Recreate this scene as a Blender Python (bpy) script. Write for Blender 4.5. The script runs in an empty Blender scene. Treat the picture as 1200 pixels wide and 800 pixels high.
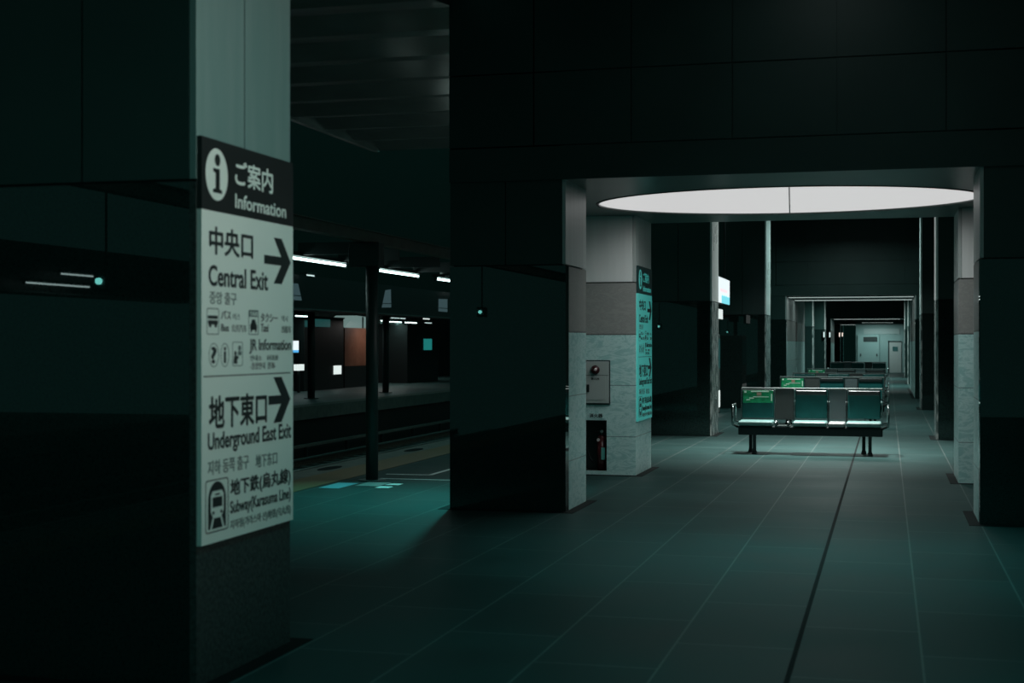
import bpy, bmesh, math, random
from mathutils import Vector, Matrix
random.seed(7)
scene = bpy.context.scene
COL = scene.collection
PI = math.pi

# ------------------------------------------------------------------ camera, world, exposure, large lights
EYE = 1.45
cam_data = bpy.data.cameras.new('camera')
cam = bpy.data.objects.new('camera', cam_data)
COL.objects.link(cam)
cam.location = (0, 0, EYE)
cam.rotation_euler = (PI / 2, 0, math.atan(440 / 1667))
cam_data.sensor_width = 36
cam_data.lens = 36 * 1667 / 1200
cam_data.shift_y = 4 / 1200
cam_data.clip_end = 300
cam_data.dof.use_dof = True
cam_data.dof.focus_distance = 19.0
cam_data.dof.aperture_fstop = 3.2
scene.camera = cam

world = bpy.data.worlds.new('night')
scene.world = world
world.use_nodes = True
world.node_tree.nodes['Background'].inputs[0].default_value = (0.27, 1.0, 0.90, 1)
world.node_tree.nodes['Background'].inputs[1].default_value = 0.11

vs = scene.view_settings
vs.view_transform = 'Standard'
vs.look = 'None'
vs.gamma = 1
vs.use_curve_mapping = False
vs.exposure = 0
scene.cycles.use_denoising = True
scene.cycles.sample_clamp_indirect = 3.0
scene.cycles.max_bounces = 6

# lamp power (watts) and colour for each unseen ceiling lamp of the hall, added fills among them; the lamps are built by ceiling_lamp() below
HALL_LAMPS = [  # x, y, z, watts, colour, beam spread
    (-0.6, -2.5, 4.9, 80, (0.20, 1.0, 0.94), 2.9),  # fill added behind the camera to lift black fronts and foreground
    (-0.2, 6.6, 4.9, 18, (0.08, 1.0, 0.96), 2.0),  # teal fill added for the foreground floor
    (-0.5, 10.2, 4.9, 15, (0.04, 1.0, 0.98), 1.1),  # teal fill added for the floor before the oval-lit opening
    (-1.0, 19.9, 4.9, 205, (1.0, 1.0, 0.96), 1.4),
    (-1.0, 25.8, 4.9, 230, (0.92, 1.0, 0.97), 2.6),
    (-1.0, 34.8, 4.9, 110, (0.65, 1.0, 0.96), 2.9),
    (-1.0, 52.0, 4.9, 300, (0.80, 1.0, 0.97), 2.1),
    (-1.0, 63.0, 4.9, 220, (0.80, 1.0, 0.97), 2.1),
]
STRIP_WATTS = 12      # unseen strip added on the right wall to light the sign pillar
SPOT_WATTS = 36       # teal spotlight under the platform canopy
OVAL_GLOW = 0.60      # what the diffuser shows
OVAL_WATTS = 29       # what its tubes give

# ------------------------------------------------------------------ materials
def new_mat(name, col, rough=0.5, metal=0.0, spec=0.5, emit=None, estr=0.0):
    m = bpy.data.materials.new(name)
    m.use_nodes = True
    b = m.node_tree.nodes['Principled BSDF']
    b.inputs['Base Color'].default_value = (*col, 1)
    b.inputs['Roughness'].default_value = rough
    b.inputs['Metallic'].default_value = metal
    b.inputs['Specular IOR Level'].default_value = spec
    if emit:
        b.inputs['Emission Color'].default_value = (*emit, 1)
        b.inputs['Emission Strength'].default_value = estr
    return m

def noise_mat(name, c1, c2, scale, rough=0.4, metal=0.0, spec=0.5, detail=6, lo=0.35, hi=0.65, stretch=(1, 1, 1), distort=0.0, bump=0.0, rvar=0.0):
    m = new_mat(name, c1, rough, metal, spec)
    nt = m.node_tree; N = nt.nodes; L = nt.links
    b = N['Principled BSDF']
    tc = N.new('ShaderNodeTexCoord'); mp = N.new('ShaderNodeMapping')
    mp.inputs['Scale'].default_value = stretch
    nz = N.new('ShaderNodeTexNoise')
    nz.inputs['Scale'].default_value = scale; nz.inputs['Detail'].default_value = detail
    nz.inputs['Distortion'].default_value = distort
    cr = N.new('ShaderNodeValToRGB')
    cr.color_ramp.elements[0].position = lo; cr.color_ramp.elements[0].color = (*c1, 1)
    cr.color_ramp.elements[1].position = hi; cr.color_ramp.elements[1].color = (*c2, 1)
    L.new(tc.outputs['Object'], mp.inputs['Vector']); L.new(mp.outputs[0], nz.inputs['Vector'])
    L.new(nz.outputs['Fac'], cr.inputs[0]); L.new(cr.outputs[0], b.inputs['Base Color'])
    if bump:
        bp = N.new('ShaderNodeBump'); bp.inputs['Strength'].default_value = bump; bp.inputs['Distance'].default_value = 0.01
        L.new(nz.outputs['Fac'], bp.inputs['Height']); L.new(bp.outputs[0], b.inputs['Normal'])
    if rvar:
        mr = N.new('ShaderNodeMapRange'); mr.inputs['To Min'].default_value = rough - rvar; mr.inputs['To Max'].default_value = rough + rvar
        L.new(nz.outputs['Fac'], mr.inputs[0]); L.new(mr.outputs[0], b.inputs['Roughness'])
    return m

def emit_mat(name, col, strength):
    return new_mat(name, (0.02, 0.02, 0.02), 0.4, 0, 0.3, col, strength)

def tile_mat():
    m = new_mat('floor_tile', (0.1, 0.13, 0.13), 0.4)
    nt = m.node_tree; N = nt.nodes; L = nt.links; b = N['Principled BSDF']
    tc = N.new('ShaderNodeTexCoord'); sx = N.new('ShaderNodeSeparateXYZ'); cx = N.new('ShaderNodeCombineXYZ')
    ad = N.new('ShaderNodeMath'); ad.operation = 'ADD'; ad.inputs[1].default_value = 0.42 + 0.575 * 40
    ay = N.new('ShaderNodeMath'); ay.operation = 'ADD'; ay.inputs[1].default_value = 46.0
    L.new(tc.outputs['Object'], sx.inputs[0])
    L.new(sx.outputs['X'], ad.inputs[0]); L.new(sx.outputs['Y'], ay.inputs[0])
    L.new(ay.outputs[0], cx.inputs['X']); L.new(ad.outputs[0], cx.inputs['Y'])
    br = N.new('ShaderNodeTexBrick')
    br.inputs['Scale'].default_value = 1; br.inputs['Brick Width'].default_value = 1.15; br.inputs['Row Height'].default_value = 0.575
    br.inputs['Mortar Size'].default_value = 0.006; br.inputs['Mortar Smooth'].default_value = 0.2; br.offset = 0.5; br.offset_frequency = 2
    br.inputs['Color1'].default_value = (0.019, 0.045, 0.043, 1); br.inputs['Color2'].default_value = (0.023, 0.052, 0.050, 1)
    br.inputs['Mortar'].default_value = (0.085, 0.11, 0.106, 1)
    L.new(cx.outputs[0], br.inputs['Vector'])
    nz = N.new('ShaderNodeTexNoise'); nz.inputs['Scale'].default_value = 1.3; nz.inputs['Detail'].default_value = 5
    mr = N.new('ShaderNodeMapRange'); mr.inputs['To Min'].default_value = 0.62; mr.inputs['To Max'].default_value = 1.35
    L.new(tc.outputs['Object'], nz.inputs['Vector']); L.new(nz.outputs['Fac'], mr.inputs[0])
    mx = N.new('ShaderNodeVectorMath'); mx.operation = 'SCALE'
    L.new(br.outputs['Color'], mx.inputs[0]); L.new(mr.outputs[0], mx.inputs['Scale'])
    L.new(mx.outputs[0], b.inputs['Base Color'])
    m2 = N.new('ShaderNodeMapRange'); m2.inputs['To Min'].default_value = 0.45; m2.inputs['To Max'].default_value = 0.6
    L.new(nz.outputs['Fac'], m2.inputs[0]); L.new(m2.outputs[0], b.inputs['Roughness'])
    b.inputs['Specular IOR Level'].default_value = 0.05
    b.inputs['Specular Tint'].default_value = (0.45, 1.0, 0.96, 1)
    return m

def tactile_mat():
    m = new_mat('tactile', (0.13, 0.085, 0.03), 0.6)
    nt = m.node_tree; N = nt.nodes; L = nt.links; b = N['Principled BSDF']
    tc = N.new('ShaderNodeTexCoord')
    vo = N.new('ShaderNodeTexVoronoi'); vo.inputs['Scale'].default_value = 18; vo.inputs['Randomness'].default_value = 0
    L.new(tc.outputs['Object'], vo.inputs['Vector'])
    bp = N.new('ShaderNodeBump'); bp.invert = True; bp.inputs['Strength'].default_value = 0.6; bp.inputs['Distance'].default_value = 0.005
    L.new(vo.outputs['Distance'], bp.inputs['Height']); L.new(bp.outputs[0], b.inputs['Normal'])
    return m

def marble_mat(name, base, vein, scale=2.2):
    m = new_mat(name, base, 0.28)
    nt = m.node_tree; N = nt.nodes; L = nt.links; b = N['Principled BSDF']
    tc = N.new('ShaderNodeTexCoord'); mp = N.new('ShaderNodeMapping'); mp.inputs['Rotation'].default_value = (0.5, 0.7, 0.3); mp.inputs['Scale'].default_value = (1, 1, 2.4)
    nz = N.new('ShaderNodeTexNoise'); nz.inputs['Scale'].default_value = scale; nz.inputs['Detail'].default_value = 9; nz.inputs['Distortion'].default_value = 1.2; nz.inputs['Roughness'].default_value = 0.65
    sb = N.new('ShaderNodeMath'); sb.operation = 'SUBTRACT'; sb.inputs[1].default_value = 0.5
    ab = N.new('ShaderNodeMath'); ab.operation = 'ABSOLUTE'
    cr = N.new('ShaderNodeValToRGB')
    cr.color_ramp.elements[0].position = 0.0; cr.color_ramp.elements[0].color = (*vein, 1)
    cr.color_ramp.elements[1].position = 0.09; cr.color_ramp.elements[1].color = (*base, 1)
    L.new(tc.outputs['Object'], mp.inputs[0]); L.new(mp.outputs[0], nz.inputs['Vector']); L.new(nz.outputs['Fac'], sb.inputs[0]); L.new(sb.outputs[0], ab.inputs[0]); L.new(ab.outputs[0], cr.inputs[0])
    # fine joints between the stone courses
    sx = N.new('ShaderNodeSeparateXYZ'); L.new(tc.outputs['Object'], sx.inputs[0])
    a = N.new('ShaderNodeMath'); a.operation = 'ADD'; a.inputs[1].default_value = -0.43 + 0.57 * 4; L.new(sx.outputs['Z'], a.inputs[0])
    pm = N.new('ShaderNodeMath'); pm.operation = 'PINGPONG'; pm.inputs[1].default_value = 0.285; L.new(a.outputs[0], pm.inputs[0])
    lt = N.new('ShaderNodeMath'); lt.operation = 'LESS_THAN'; lt.inputs[1].default_value = 0.004; L.new(pm.outputs[0], lt.inputs[0])
    mx = N.new('ShaderNodeMix'); mx.data_type = 'RGBA'
    L.new(lt.outputs[0], mx.inputs[0]); L.new(cr.outputs[0], mx.inputs[6]); mx.inputs[7].default_value = (base[0] * .45, base[1] * .45, base[2] * .45, 1)
    L.new(mx.outputs[2], b.inputs['Base Color'])
    return m

M = {}
M['floor'] = tile_mat()
M['tactile'] = tactile_mat()
M['far_floor'] = noise_mat('far_floor', (0.10, 0.15, 0.145), (0.13, 0.18, 0.175), 1.0, 0.5)
M['edge_stone'] = noise_mat('edge_stone', (0.085, 0.10, 0.09), (0.12, 0.135, 0.12), 6, 0.7)
M['joint'] = new_mat('joint', (0.004, 0.008, 0.008), 0.8, 0, 0.1)
M['granite'] = noise_mat('granite', (0.006, 0.016, 0.015), (0.013, 0.032, 0.029), 90, 0.012, 0, 0.5, detail=3)
M['granite_matt'] = noise_mat('granite_matt', (0.018, 0.026, 0.025), (0.055, 0.075, 0.070), 55, 0.45, 0, 0.4, detail=4)
M['dark_panel'] = noise_mat('dark_panel', (0.017, 0.050, 0.045), (0.024, 0.062, 0.056), 1.5, 0.42, 0, 0.4)
M['metal_panel'] = noise_mat('metal_panel', (0.20, 0.33, 0.31), (0.25, 0.37, 0.35), 2.0, 0.38, 0.15, 0.5, stretch=(6, 6, 0.6))
M['pale_panel'] = noise_mat('pale_panel', (0.48, 0.53, 0.52), (0.55, 0.60, 0.59), 2.0, 0.40, 0.1, 0.5, stretch=(6, 6, 0.6))
M['pale_panel_lit'] = noise_mat('pale_panel_lit', (0.84, 0.85, 0.84), (0.90, 0.91, 0.90), 2.0, 0.40, 0.0, 0.5, stretch=(6, 6, 0.6))  # pale_panel lightened, stronger light on the fronts put into the colour
M['bright_metal'] = noise_mat('bright_metal', (0.80, 0.86, 0.84), (0.88, 0.93, 0.91), 1.4, 0.30, 0.25, 0.5, rvar=0.08)
M['mottled_metal'] = noise_mat('mottled_metal', (0.10, 0.14, 0.135), (0.55, 0.62, 0.60), 5.0, 0.25, 0.3, 0.5, stretch=(3, 3, 1), lo=0.42, hi=0.6)
M['marble_taupe'] = marble_mat('marble_taupe', (0.37, 0.365, 0.35), (0.31, 0.31, 0.30), 8)
M['marble_teal'] = marble_mat('marble_teal', (0.40, 0.70, 0.68), (0.66, 0.90, 0.88), 4.5)
M['ceiling'] = new_mat('ceiling_board', (0.055, 0.085, 0.080), 0.35)
M['portal_ceiling'] = noise_mat('portal_ceiling_board', (0.11, 0.17, 0.16), (0.14, 0.20, 0.19), 1.2, 0.30)
M['canopy_metal'] = noise_mat('canopy_metal', (0.30, 0.34, 0.33), (0.42, 0.46, 0.45), 2, 0.24, 0.85)
M['beam_paint'] = noise_mat('beam_paint', (0.075, 0.080, 0.066), (0.11, 0.115, 0.095), 5, 0.6)
M['dark_paint'] = new_mat('dark_paint', (0.022, 0.034, 0.032), 0.45)
M['column_paint'] = new_mat('column_paint', (0.010, 0.034, 0.032), 0.5)
M['black'] = new_mat('black', (0.008, 0.012, 0.012), 0.5)
M['ballast'] = noise_mat('ballast', (0.02, 0.024, 0.022), (0.07, 0.075, 0.07), 25, 0.9, bump=0.8)
M['rail_steel'] = new_mat('rail_steel', (0.30, 0.34, 0.33), 0.35, 0.8)
M['rust'] = noise_mat('rail_rust', (0.04, 0.03, 0.022), (0.08, 0.06, 0.045), 12, 0.8)
M['white_line'] = new_mat('white_line', (0.62, 0.72, 0.70), 0.6)
M['blue_mark'] = new_mat('blue_mark', (0.10, 0.40, 0.48), 0.5)
M['grey_mark'] = new_mat('grey_mark', (0.20, 0.28, 0.27), 0.5)
M['oval'] = emit_mat('oval_diffuser', (1.0, 1.0, 1.0), OVAL_GLOW)
M['tube'] = emit_mat('tube_glow', (0.72, 1.0, 0.98), 5.5)
M['tube_dim'] = emit_mat('tube_dim', (0.75, 1.0, 0.98), 0.9)
M['tube_warm'] = emit_mat('tube_warm', (1.0, 0.86, 0.74), 1.2)
M['lamp_glow'] = emit_mat('lamp_glow', (0.82, 1.0, 0.97), 3.0)
M['slot_glow'] = emit_mat('slot_glow', (0.80, 1.0, 0.96), 0.42)
M['teal_glow'] = emit_mat('teal_glow', (0.25, 1.0, 0.9), 12.0)
M['sign_white'] = new_mat('sign_white', (0.84, 0.88, 0.82), 0.5)
M['sign_teal'] = new_mat('sign_teal', (0.16, 0.62, 0.58), 0.45, 0, 0.5, (0.08, 1.0, 0.90), 0.11)   # teal glow added to brighten the board
M['sign_black'] = new_mat('sign_black', (0.010, 0.014, 0.014), 0.5)
M['sign_dark_teal'] = new_mat('sign_dark_teal', (0.008, 0.045, 0.045), 0.5)
M['letter_black'] = new_mat('letter_black', (0.012, 0.018, 0.018), 0.6)
M['letter_grey'] = new_mat('letter_grey', (0.12, 0.16, 0.15), 0.6)
M['screen_white'] = emit_mat('screen_white', (0.86, 0.97, 1.0), 1.0)
M['screen_blue'] = emit_mat('screen_blue', (0.10, 0.50, 0.95), 0.9)
M['screen_cyan'] = emit_mat('screen_cyan', (0.22, 0.80, 0.92), 0.95)
M['screen_pink'] = emit_mat('screen_pink', (1.0, 0.80, 0.86), 1.0)
M['lit_box'] = emit_mat('lit_box', (0.88, 1.0, 0.97), 0.85)
M['reflected_blue_grey'] = emit_mat('reflected_blue_grey', (0.40, 0.72, 0.80), 0.085)
M['lit_teal_dim'] = emit_mat('lit_teal_dim', (0.10, 0.60, 0.58), 0.08)
M['lit_teal'] = emit_mat('lit_teal', (0.05, 0.75, 0.70), 0.22)
M['lit_dome'] = emit_mat('lit_dome', (0.55, 0.85, 0.80), 0.24)
M['lit_orange'] = None
M['bench_black'] = new_mat('bench_black', (0.012, 0.020, 0.020), 0.35, 0.3)
M['chrome'] = new_mat('chrome', (0.20, 0.25, 0.245), 0.25, 0.9)
M['rail_grey'] = new_mat('rail_grey', (0.075, 0.105, 0.10), 0.45, 0.3)
M['vinyl'] = noise_mat('vinyl', (0.002, 0.062, 0.060), (0.003, 0.076, 0.073), 8, 0.5, 0, 0.25)
M['vinyl_seat'] = noise_mat('vinyl_seat', (0.12, 0.24, 0.23), (0.16, 0.29, 0.275), 8, 0.35)
M['grey_seat'] = new_mat('grey_seat', (0.26, 0.29, 0.285), 0.4)
M['grey_board'] = new_mat('grey_board', (0.030, 0.040, 0.039), 0.5)
M['grey_board_light'] = new_mat('grey_board_light', (0.052, 0.078, 0.082), 0.5)
M['green_cover'] = noise_mat('green_cover', (0.01, 0.20, 0.08), (0.02, 0.32, 0.14), 12, 0.18, 0, 0.6)
M['cover_pale_marks'] = new_mat('cover_pale_marks', (0.60, 0.78, 0.66), 0.35)
M['cover_brown'] = new_mat('cover_brown', (0.30, 0.20, 0.14), 0.5)
M['box_grey'] = new_mat('box_grey', (0.42, 0.47, 0.455), 0.45)
M['box_line'] = new_mat('box_line', (0.03, 0.05, 0.05), 0.5)
M['alarm_red'] = new_mat('alarm_red', (0.05, 0.012, 0.014), 0.2)
M['pale_pink'] = new_mat('pale_pink', (0.75, 0.62, 0.62), 0.15)
M['niche'] = new_mat('niche_lining', (0.035, 0.055, 0.053), 0.6)
M['ext_red'] = new_mat('ext_red', (0.09, 0.016, 0.018), 0.25)
M['tag_teal'] = new_mat('tag_teal', (0.25, 0.75, 0.68), 0.5)
M['wall_far'] = noise_mat('wall_far', (0.26, 0.42, 0.41), (0.30, 0.46, 0.45), 1.0, 0.5)
M['wall_far_pale'] = new_mat('wall_far_pale', (0.40, 0.52, 0.51), 0.5)
M['door_grey'] = new_mat('door_grey', (0.44, 0.50, 0.49), 0.5)
M['orange_board'] = noise_mat('orange_board', (0.26, 0.105, 0.060), (0.34, 0.15, 0.095), 3, 0.5)
M['concrete'] = noise_mat('concrete', (0.06, 0.08, 0.075), (0.10, 0.125, 0.12), 2, 0.8)
M['rib_grey'] = noise_mat('rib_grey', (0.10, 0.13, 0.125), (0.15, 0.18, 0.17), 2, 0.6)
M['wall_dark'] = new_mat('wall_dark', (0.024, 0.044, 0.040), 0.7, 0, 0.2)

# ------------------------------------------------------------------ builders
class MB:
    def __init__(s): s.bm = bmesh.new()
    def _add(s, verts, faces):
        vs_ = [s.bm.verts.new(v) for v in verts]
        for f in faces: s.bm.faces.new([vs_[i] for i in f])
        return s
    def box(s, x0, x1, y0, y1, z0, z1, bevel=0.0, seg=2):
        t = bmesh.new()
        bmesh.ops.create_cube(t, size=1)
        for v in t.verts:
            v.co = Vector(((x0 + x1) / 2 + v.co.x * (x1 - x0), (y0 + y1) / 2 + v.co.y * (y1 - y0), (z0 + z1) / 2 + v.co.z * (z1 - z0)))
        if bevel:
            bmesh.ops.bevel(t, geom=t.edges[:], offset=bevel, segments=seg, profile=0.5, affect='EDGES')
        s.merge(t); return s
    def merge(s, t, mat=None):
        if mat: bmesh.ops.transform(t, matrix=mat, verts=t.verts)
        vm = {v: s.bm.verts.new(v.co) for v in t.verts}
        for f in t.faces:
            nf = s.bm.faces.new([vm[v] for v in f.verts]); nf.smooth = f.smooth
        t.free()
    def cyl(s, p0, p1, r0, r1=None, n=20):
        p0, p1 = Vector(p0), Vector(p1); r1 = r0 if r1 is None else r1
        d = (p1 - p0); q = d.to_track_quat('Z', 'Y').to_matrix().to_4x4()
        t = bmesh.new()
        bmesh.ops.create_cone(t, cap_ends=True, segments=n, radius1=r0, radius2=r1, depth=d.length)
        for f in t.faces:
            if len(f.verts) == 4: f.smooth = True
        s.merge(t, Matrix.Translation((p0 + p1) / 2) @ q); return s
    def sphere(s, c, r, sc=(1, 1, 1), n=20):
        t = bmesh.new(); bmesh.ops.create_uvsphere(t, u_segments=n, v_segments=n // 2, radius=r)
        for f in t.faces: f.smooth = True
        s.merge(t, Matrix.Translation(c) @ Matrix.Diagonal((*sc, 1))); return s
    def tube(s, pts, r, n=10, closed=False):
        pts = [Vector(p) for p in pts]; rings = []; m = len(pts)
        for i, p in enumerate(pts):
            a = pts[i - 1] if (i > 0 or closed) else p
            b = pts[(i + 1) % m] if (i < m - 1 or closed) else p
            t = (b - a).normalized()
            u = t.cross(Vector((0.123, 0.97, 0.31))).normalized(); w = t.cross(u)
            rings.append([s.bm.verts.new(p + (u * math.cos(2 * PI * k / n) + w * math.sin(2 * PI * k / n)) * r) for k in range(n)])
        for i in range(m if closed else m - 1):
            A, B = rings[i], rings[(i + 1) % m]
            for k in range(n):
                f = s.bm.faces.new([A[k], A[(k + 1) % n], B[(k + 1) % n], B[k]]); f.smooth = True
        if not closed:
            s.bm.faces.new(rings[0][::-1]); s.bm.faces.new(rings[-1])
        return s
    def prism(s, poly, axis, a, b):
        # poly: list of 2-D points in the plane across `axis`
        def P(p, t):
            return {'X': (t, p[0], p[1]), 'Y': (p[0], t, p[1]), 'Z': (p[0], p[1], t)}[axis]
        n = len(poly)
        return s._add([P(p, a) for p in poly] + [P(p, b) for p in poly],
                      [list(range(n)), list(range(2 * n - 1, n - 1, -1))] + [[i, (i + 1) % n, n + (i + 1) % n, n + i] for i in range(n)])
    def ring(s, outer, inner, axis, a, b):
        def P(p, t):
            return {'X': (t, p[0], p[1]), 'Y': (p[0], t, p[1]), 'Z': (p[0], p[1], t)}[axis]
        n = len(outer); V = []
        for t in (a, b):
            V += [P(p, t) for p in outer] + [P(p, t) for p in inner]
        F_ = []
        for i in range(n):
            j = (i + 1) % n
            F_ += [[i, j, n + j, n + i], [2 * n + i, 3 * n + i, 3 * n + j, 2 * n + j], [i, 2 * n + i, 2 * n + j, j], [n + i, n + j, 3 * n + j, 3 * n + i]]
        return s._add(V, F_)
    def build(s, name, mat, parent=None, label=None, kind=None):
        bmesh.ops.recalc_face_normals(s.bm, faces=s.bm.faces[:])
        root = parent
        while root is not None and root.parent is not None: root = root.parent
        if root is not None:
            off = Vector(root.location)
            for v in s.bm.verts: v.co -= off
        me = bpy.data.meshes.new(name)
        s.bm.to_mesh(me); s.bm.free()
        me.materials.append(mat)
        o = bpy.data.objects.new(name, me); COL.objects.link(o)
        if parent is not None: o.parent = parent
        if label: o['label'] = label
        if kind: o['kind'] = kind
        return o

def thing(name, label, cat, loc, group=None):
    o = bpy.data.objects.new(name, None); COL.objects.link(o)
    o.location = loc; o.empty_display_size = 0.1
    o['label'] = label; o['category'] = cat
    if group: o['group'] = group
    return o

def tag(o, label, cat, group=None):
    o['label'] = label; o['category'] = cat
    if group: o['group'] = group
    return o

def struct(mb, name, mat):
    return mb.build(name, mat, None, None, 'structure')

def box(*a, **k): return MB().box(*a, **k)

def copy_tree(o, parent=None):
    c = o.copy(); COL.objects.link(c)
    if parent is not None: c.parent = parent
    for ch in [x for x in bpy.data.objects if x.parent == o]:
        copy_tree(ch, c)
    return c

def text_mesh(body, bold=0.0):
    cu = bpy.data.curves.new('lettering', 'FONT'); cu.body = body; cu.size = 1; cu.extrude = 0.012; cu.resolution_u = 4
    o = bpy.data.objects.new('lettering', cu); COL.objects.link(o)
    bpy.context.view_layer.update()
    me = bpy.data.meshes.new_from_object(o.evaluated_get(bpy.context.evaluated_depsgraph_get()))
    bpy.data.objects.remove(o); bpy.data.curves.remove(cu)
    if bold:    # heavier strokes: the outline repeated around itself
        bm = bmesh.new(); bm.from_mesh(me); base = bm.copy()
        for dx, dy in ((bold, 0), (-bold, 0), (0, bold), (0, -bold)):
            tmp = base.copy()
            bmesh.ops.translate(tmp, verts=tmp.verts, vec=(dx, dy, 0.0016 * (1 + [(bold, 0), (-bold, 0), (0, bold), (0, -bold)].index((dx, dy)))))
            vm = {v: bm.verts.new(v.co) for v in tmp.verts}
            for f in tmp.faces: bm.faces.new([vm[v] for v in f.verts])
            tmp.free()
        base.free(); bm.to_mesh(me); bm.free()
    return me

def text_on(body, face, a0, a1, z0, z1, at, mat, parent, bold=0.0, name='lettering', flip=False):
    """Flat lettering filling a0..a1 by z0..z1 on a vertical plane; face 'X+' looks along +X (a is y), 'Y-' looks along -Y (a is x)."""
    me = text_mesh(body, bold)
    co = [v.co.copy() for v in me.vertices]
    x0, x1 = min(c.x for c in co), max(c.x for c in co); y0, y1 = min(c.y for c in co), max(c.y for c in co)
    root = parent
    while root.parent is not None: root = root.parent
    off = Vector(root.location)
    for v, c in zip(me.vertices, co):
        a = a0 + (c.x - x0) / (x1 - x0) * (a1 - a0); z = z0 + (c.y - y0) / (y1 - y0) * (z1 - z0)
        dpt = 0.0012 * c.z / 0.012 if c.z > 0 else 0
        v.co = (Vector((at + dpt, a, z)) if face == 'X+' else Vector((a, at - dpt, z))) - off
    me.materials.clear(); me.materials.append(mat)
    o = bpy.data.objects.new(name, me); COL.objects.link(o); o.parent = parent
    return o

def ellipse(cx, cy, rx, ry, n=96):
    return [(cx + rx * math.cos(2 * PI * i / n), cy + ry * math.sin(2 * PI * i / n)) for i in range(n)]

def rrect(x0, x1, y0, y1, r, n=5):
    out = []
    for cx, cy, a in ((x1 - r, y0 + r, -PI / 2), (x1 - r, y1 - r, 0), (x0 + r, y1 - r, PI / 2), (x0 + r, y0 + r, PI)):
        out += [(cx + r * math.cos(a + PI / 2 * i / n), cy + r * math.sin(a + PI / 2 * i / n)) for i in range(n + 1)]
    return out

# ------------------------------------------------------------------ setting
XL, XR = -2.70, 0.72          # faces of the two pillar rows
XLo, XRo = -3.75, 1.77
HALL = 5.0                    # hall ceiling
JZ = 2.14                     # stone below, panels above
struct(box(-5.66, 3.3, -6, 96, -0.25, 0), 'floor', M['floor'])
struct(box(-6.15, -5.66, -16, 96, -0.25, 0.004), 'trim_1', M['tactile'])
struct(box(-6.52, -6.15, -16, 96, -0.25, 0.002), 'trim_2', M['edge_stone'])
struct(box(-6.50, -6.30, -16, 96, -1.3, -0.25), 'wall_platform', M['concrete'])
struct(box(-0.432, -0.408, -6, 77, -0.05, 0.0015), 'trim_3', M['joint'])
struct(box(-13.4, -6.5, -16, 96, -1.4, -1.2), 'track_bed', M['ballast'])
struct(box(-13.5, -13.3, -16, 96, -1.4, -0.3), 'wall_far_platform', M['black'])
struct(box(-13.7, -13.2, -16, 96, -0.3, 0), 'trim_4', M['edge_stone'])
struct(box(-24, -13.7, -16, 96, -0.3, 0), 'floor_far_platform', M['far_floor'])
struct(box(-24.2, -24, -16, 110, -0.3, 22), 'backdrop_wall_left', M['wall_dark'])  # raised as a dark backdrop to cover the glowing night sky
struct(box(-24, -1.4, 110, 110.2, -1.4, 22), 'backdrop_track_end', M['wall_dark'])  # dark backdrop added to hide the glowing sky behind the tracks
struct(box(3.2, 3.4, -2, 96, 0, HALL), 'wall_right', M['wall_dark'])
struct(box(-3.75, 3.4, -6, 96, HALL, HALL + 0.15), 'ceiling', M['ceiling'])
# platform canopy: folded plates with ridges across the platform
cb = MB()
ys = [-6 + 0.55 * i for i in range(49)]
prof = [(y, 4.40 + (0.07 if i % 2 else 0.0)) for i, y in enumerate(ys)]
poly = prof + [(ys[-1], 4.72), (ys[0], 4.72)]
cb.prism(poly, 'X', -7.47, -3.75)
struct(cb, 'ceiling_platform', M['canopy_metal'])
struct(box(-7.55, -7.47, -6, 20.4, 4.38, 4.75), 'trim_8', M['canopy_metal'])

# portals: lowered ceilings with an upper wall front and back
def panel_row(x0, x1, y0, y1, z0, z1, w, gap=0.012):
    b = MB(); x = x0
    while x < x1 - 0.05:
        b.box(x + gap / 2, min(x + w, x1) - gap / 2, y0, y1, z0, z1); x += w
    return b
def portal(yf, yb, z, hole=None, x0=XL, x1=XR, wide=True, mat_name='portal_ceiling'):
    o0, o1 = (XLo, XRo) if wide else (x0, x1)
    b = MB()
    if hole:
        cx, cy, rx, ry = hole
        el = ellipse(cx, cy, rx, ry, 96)
        outer = []
        for (px, py) in el:     # project to the slab outline
            dx, dy = px - cx, py - cy
            t = min(((o1 - cx) / dx) if dx > 1e-9 else 1e9, ((o0 - cx) / dx) if dx < -1e-9 else 1e9, ((yb - cy) / dy) if dy > 1e-9 else 1e9, ((yf - cy) / dy) if dy < -1e-9 else 1e9)
            outer.append((cx + dx * t, cy + dy * t))
        b.ring(outer, el, 'Z', z, z + 0.16)
        for (qx, qy) in ((o0, yf), (o0, yb), (o1, yf), (o1, yb)):   # corner fillers
            k = sorted(outer, key=lambda p: (p[0] - qx) ** 2 + (p[1] - qy) ** 2)
            near_x = min([p for p in outer if abs(p[0] - qx) < 1e-6], key=lambda p: abs(p[1] - qy))
            near_y = min([p for p in outer if abs(p[1] - qy) < 1e-6], key=lambda p: abs(p[0] - qx))
            b.prism([(qx, qy), near_x, near_y], 'Z', z, z + 0.16)
    else:
        b.box(o0, o1, yf, yb, z, z + 0.16)
    struct(b, 'ceiling_portal', M[mat_name])
    f = MB()
    f.box(o0, o1, yf - 0.02, yf, z, z + 0.29)
    for x in [-2.98 + 0.86 * i for i in range(-1, 6)]:
        for (z0, z1) in ((z + 0.302, z + 0.93), (z + 0.942, HALL)):
            a, c = max(x + 0.006, o0), min(x + 0.854, o1)
            if c > a: f.box(a, c, yf - 0.02, yf, z0, z1)
    f.box(o0, o1, yf, yf + 0.12, z + 0.16, HALL)
    struct(f, 'wall_portal', M['dark_panel'])
    struct(box(o0, o1, yb - 0.12, yb, z + 0.16, HALL), 'wall_portal', M['dark_panel'])

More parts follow.
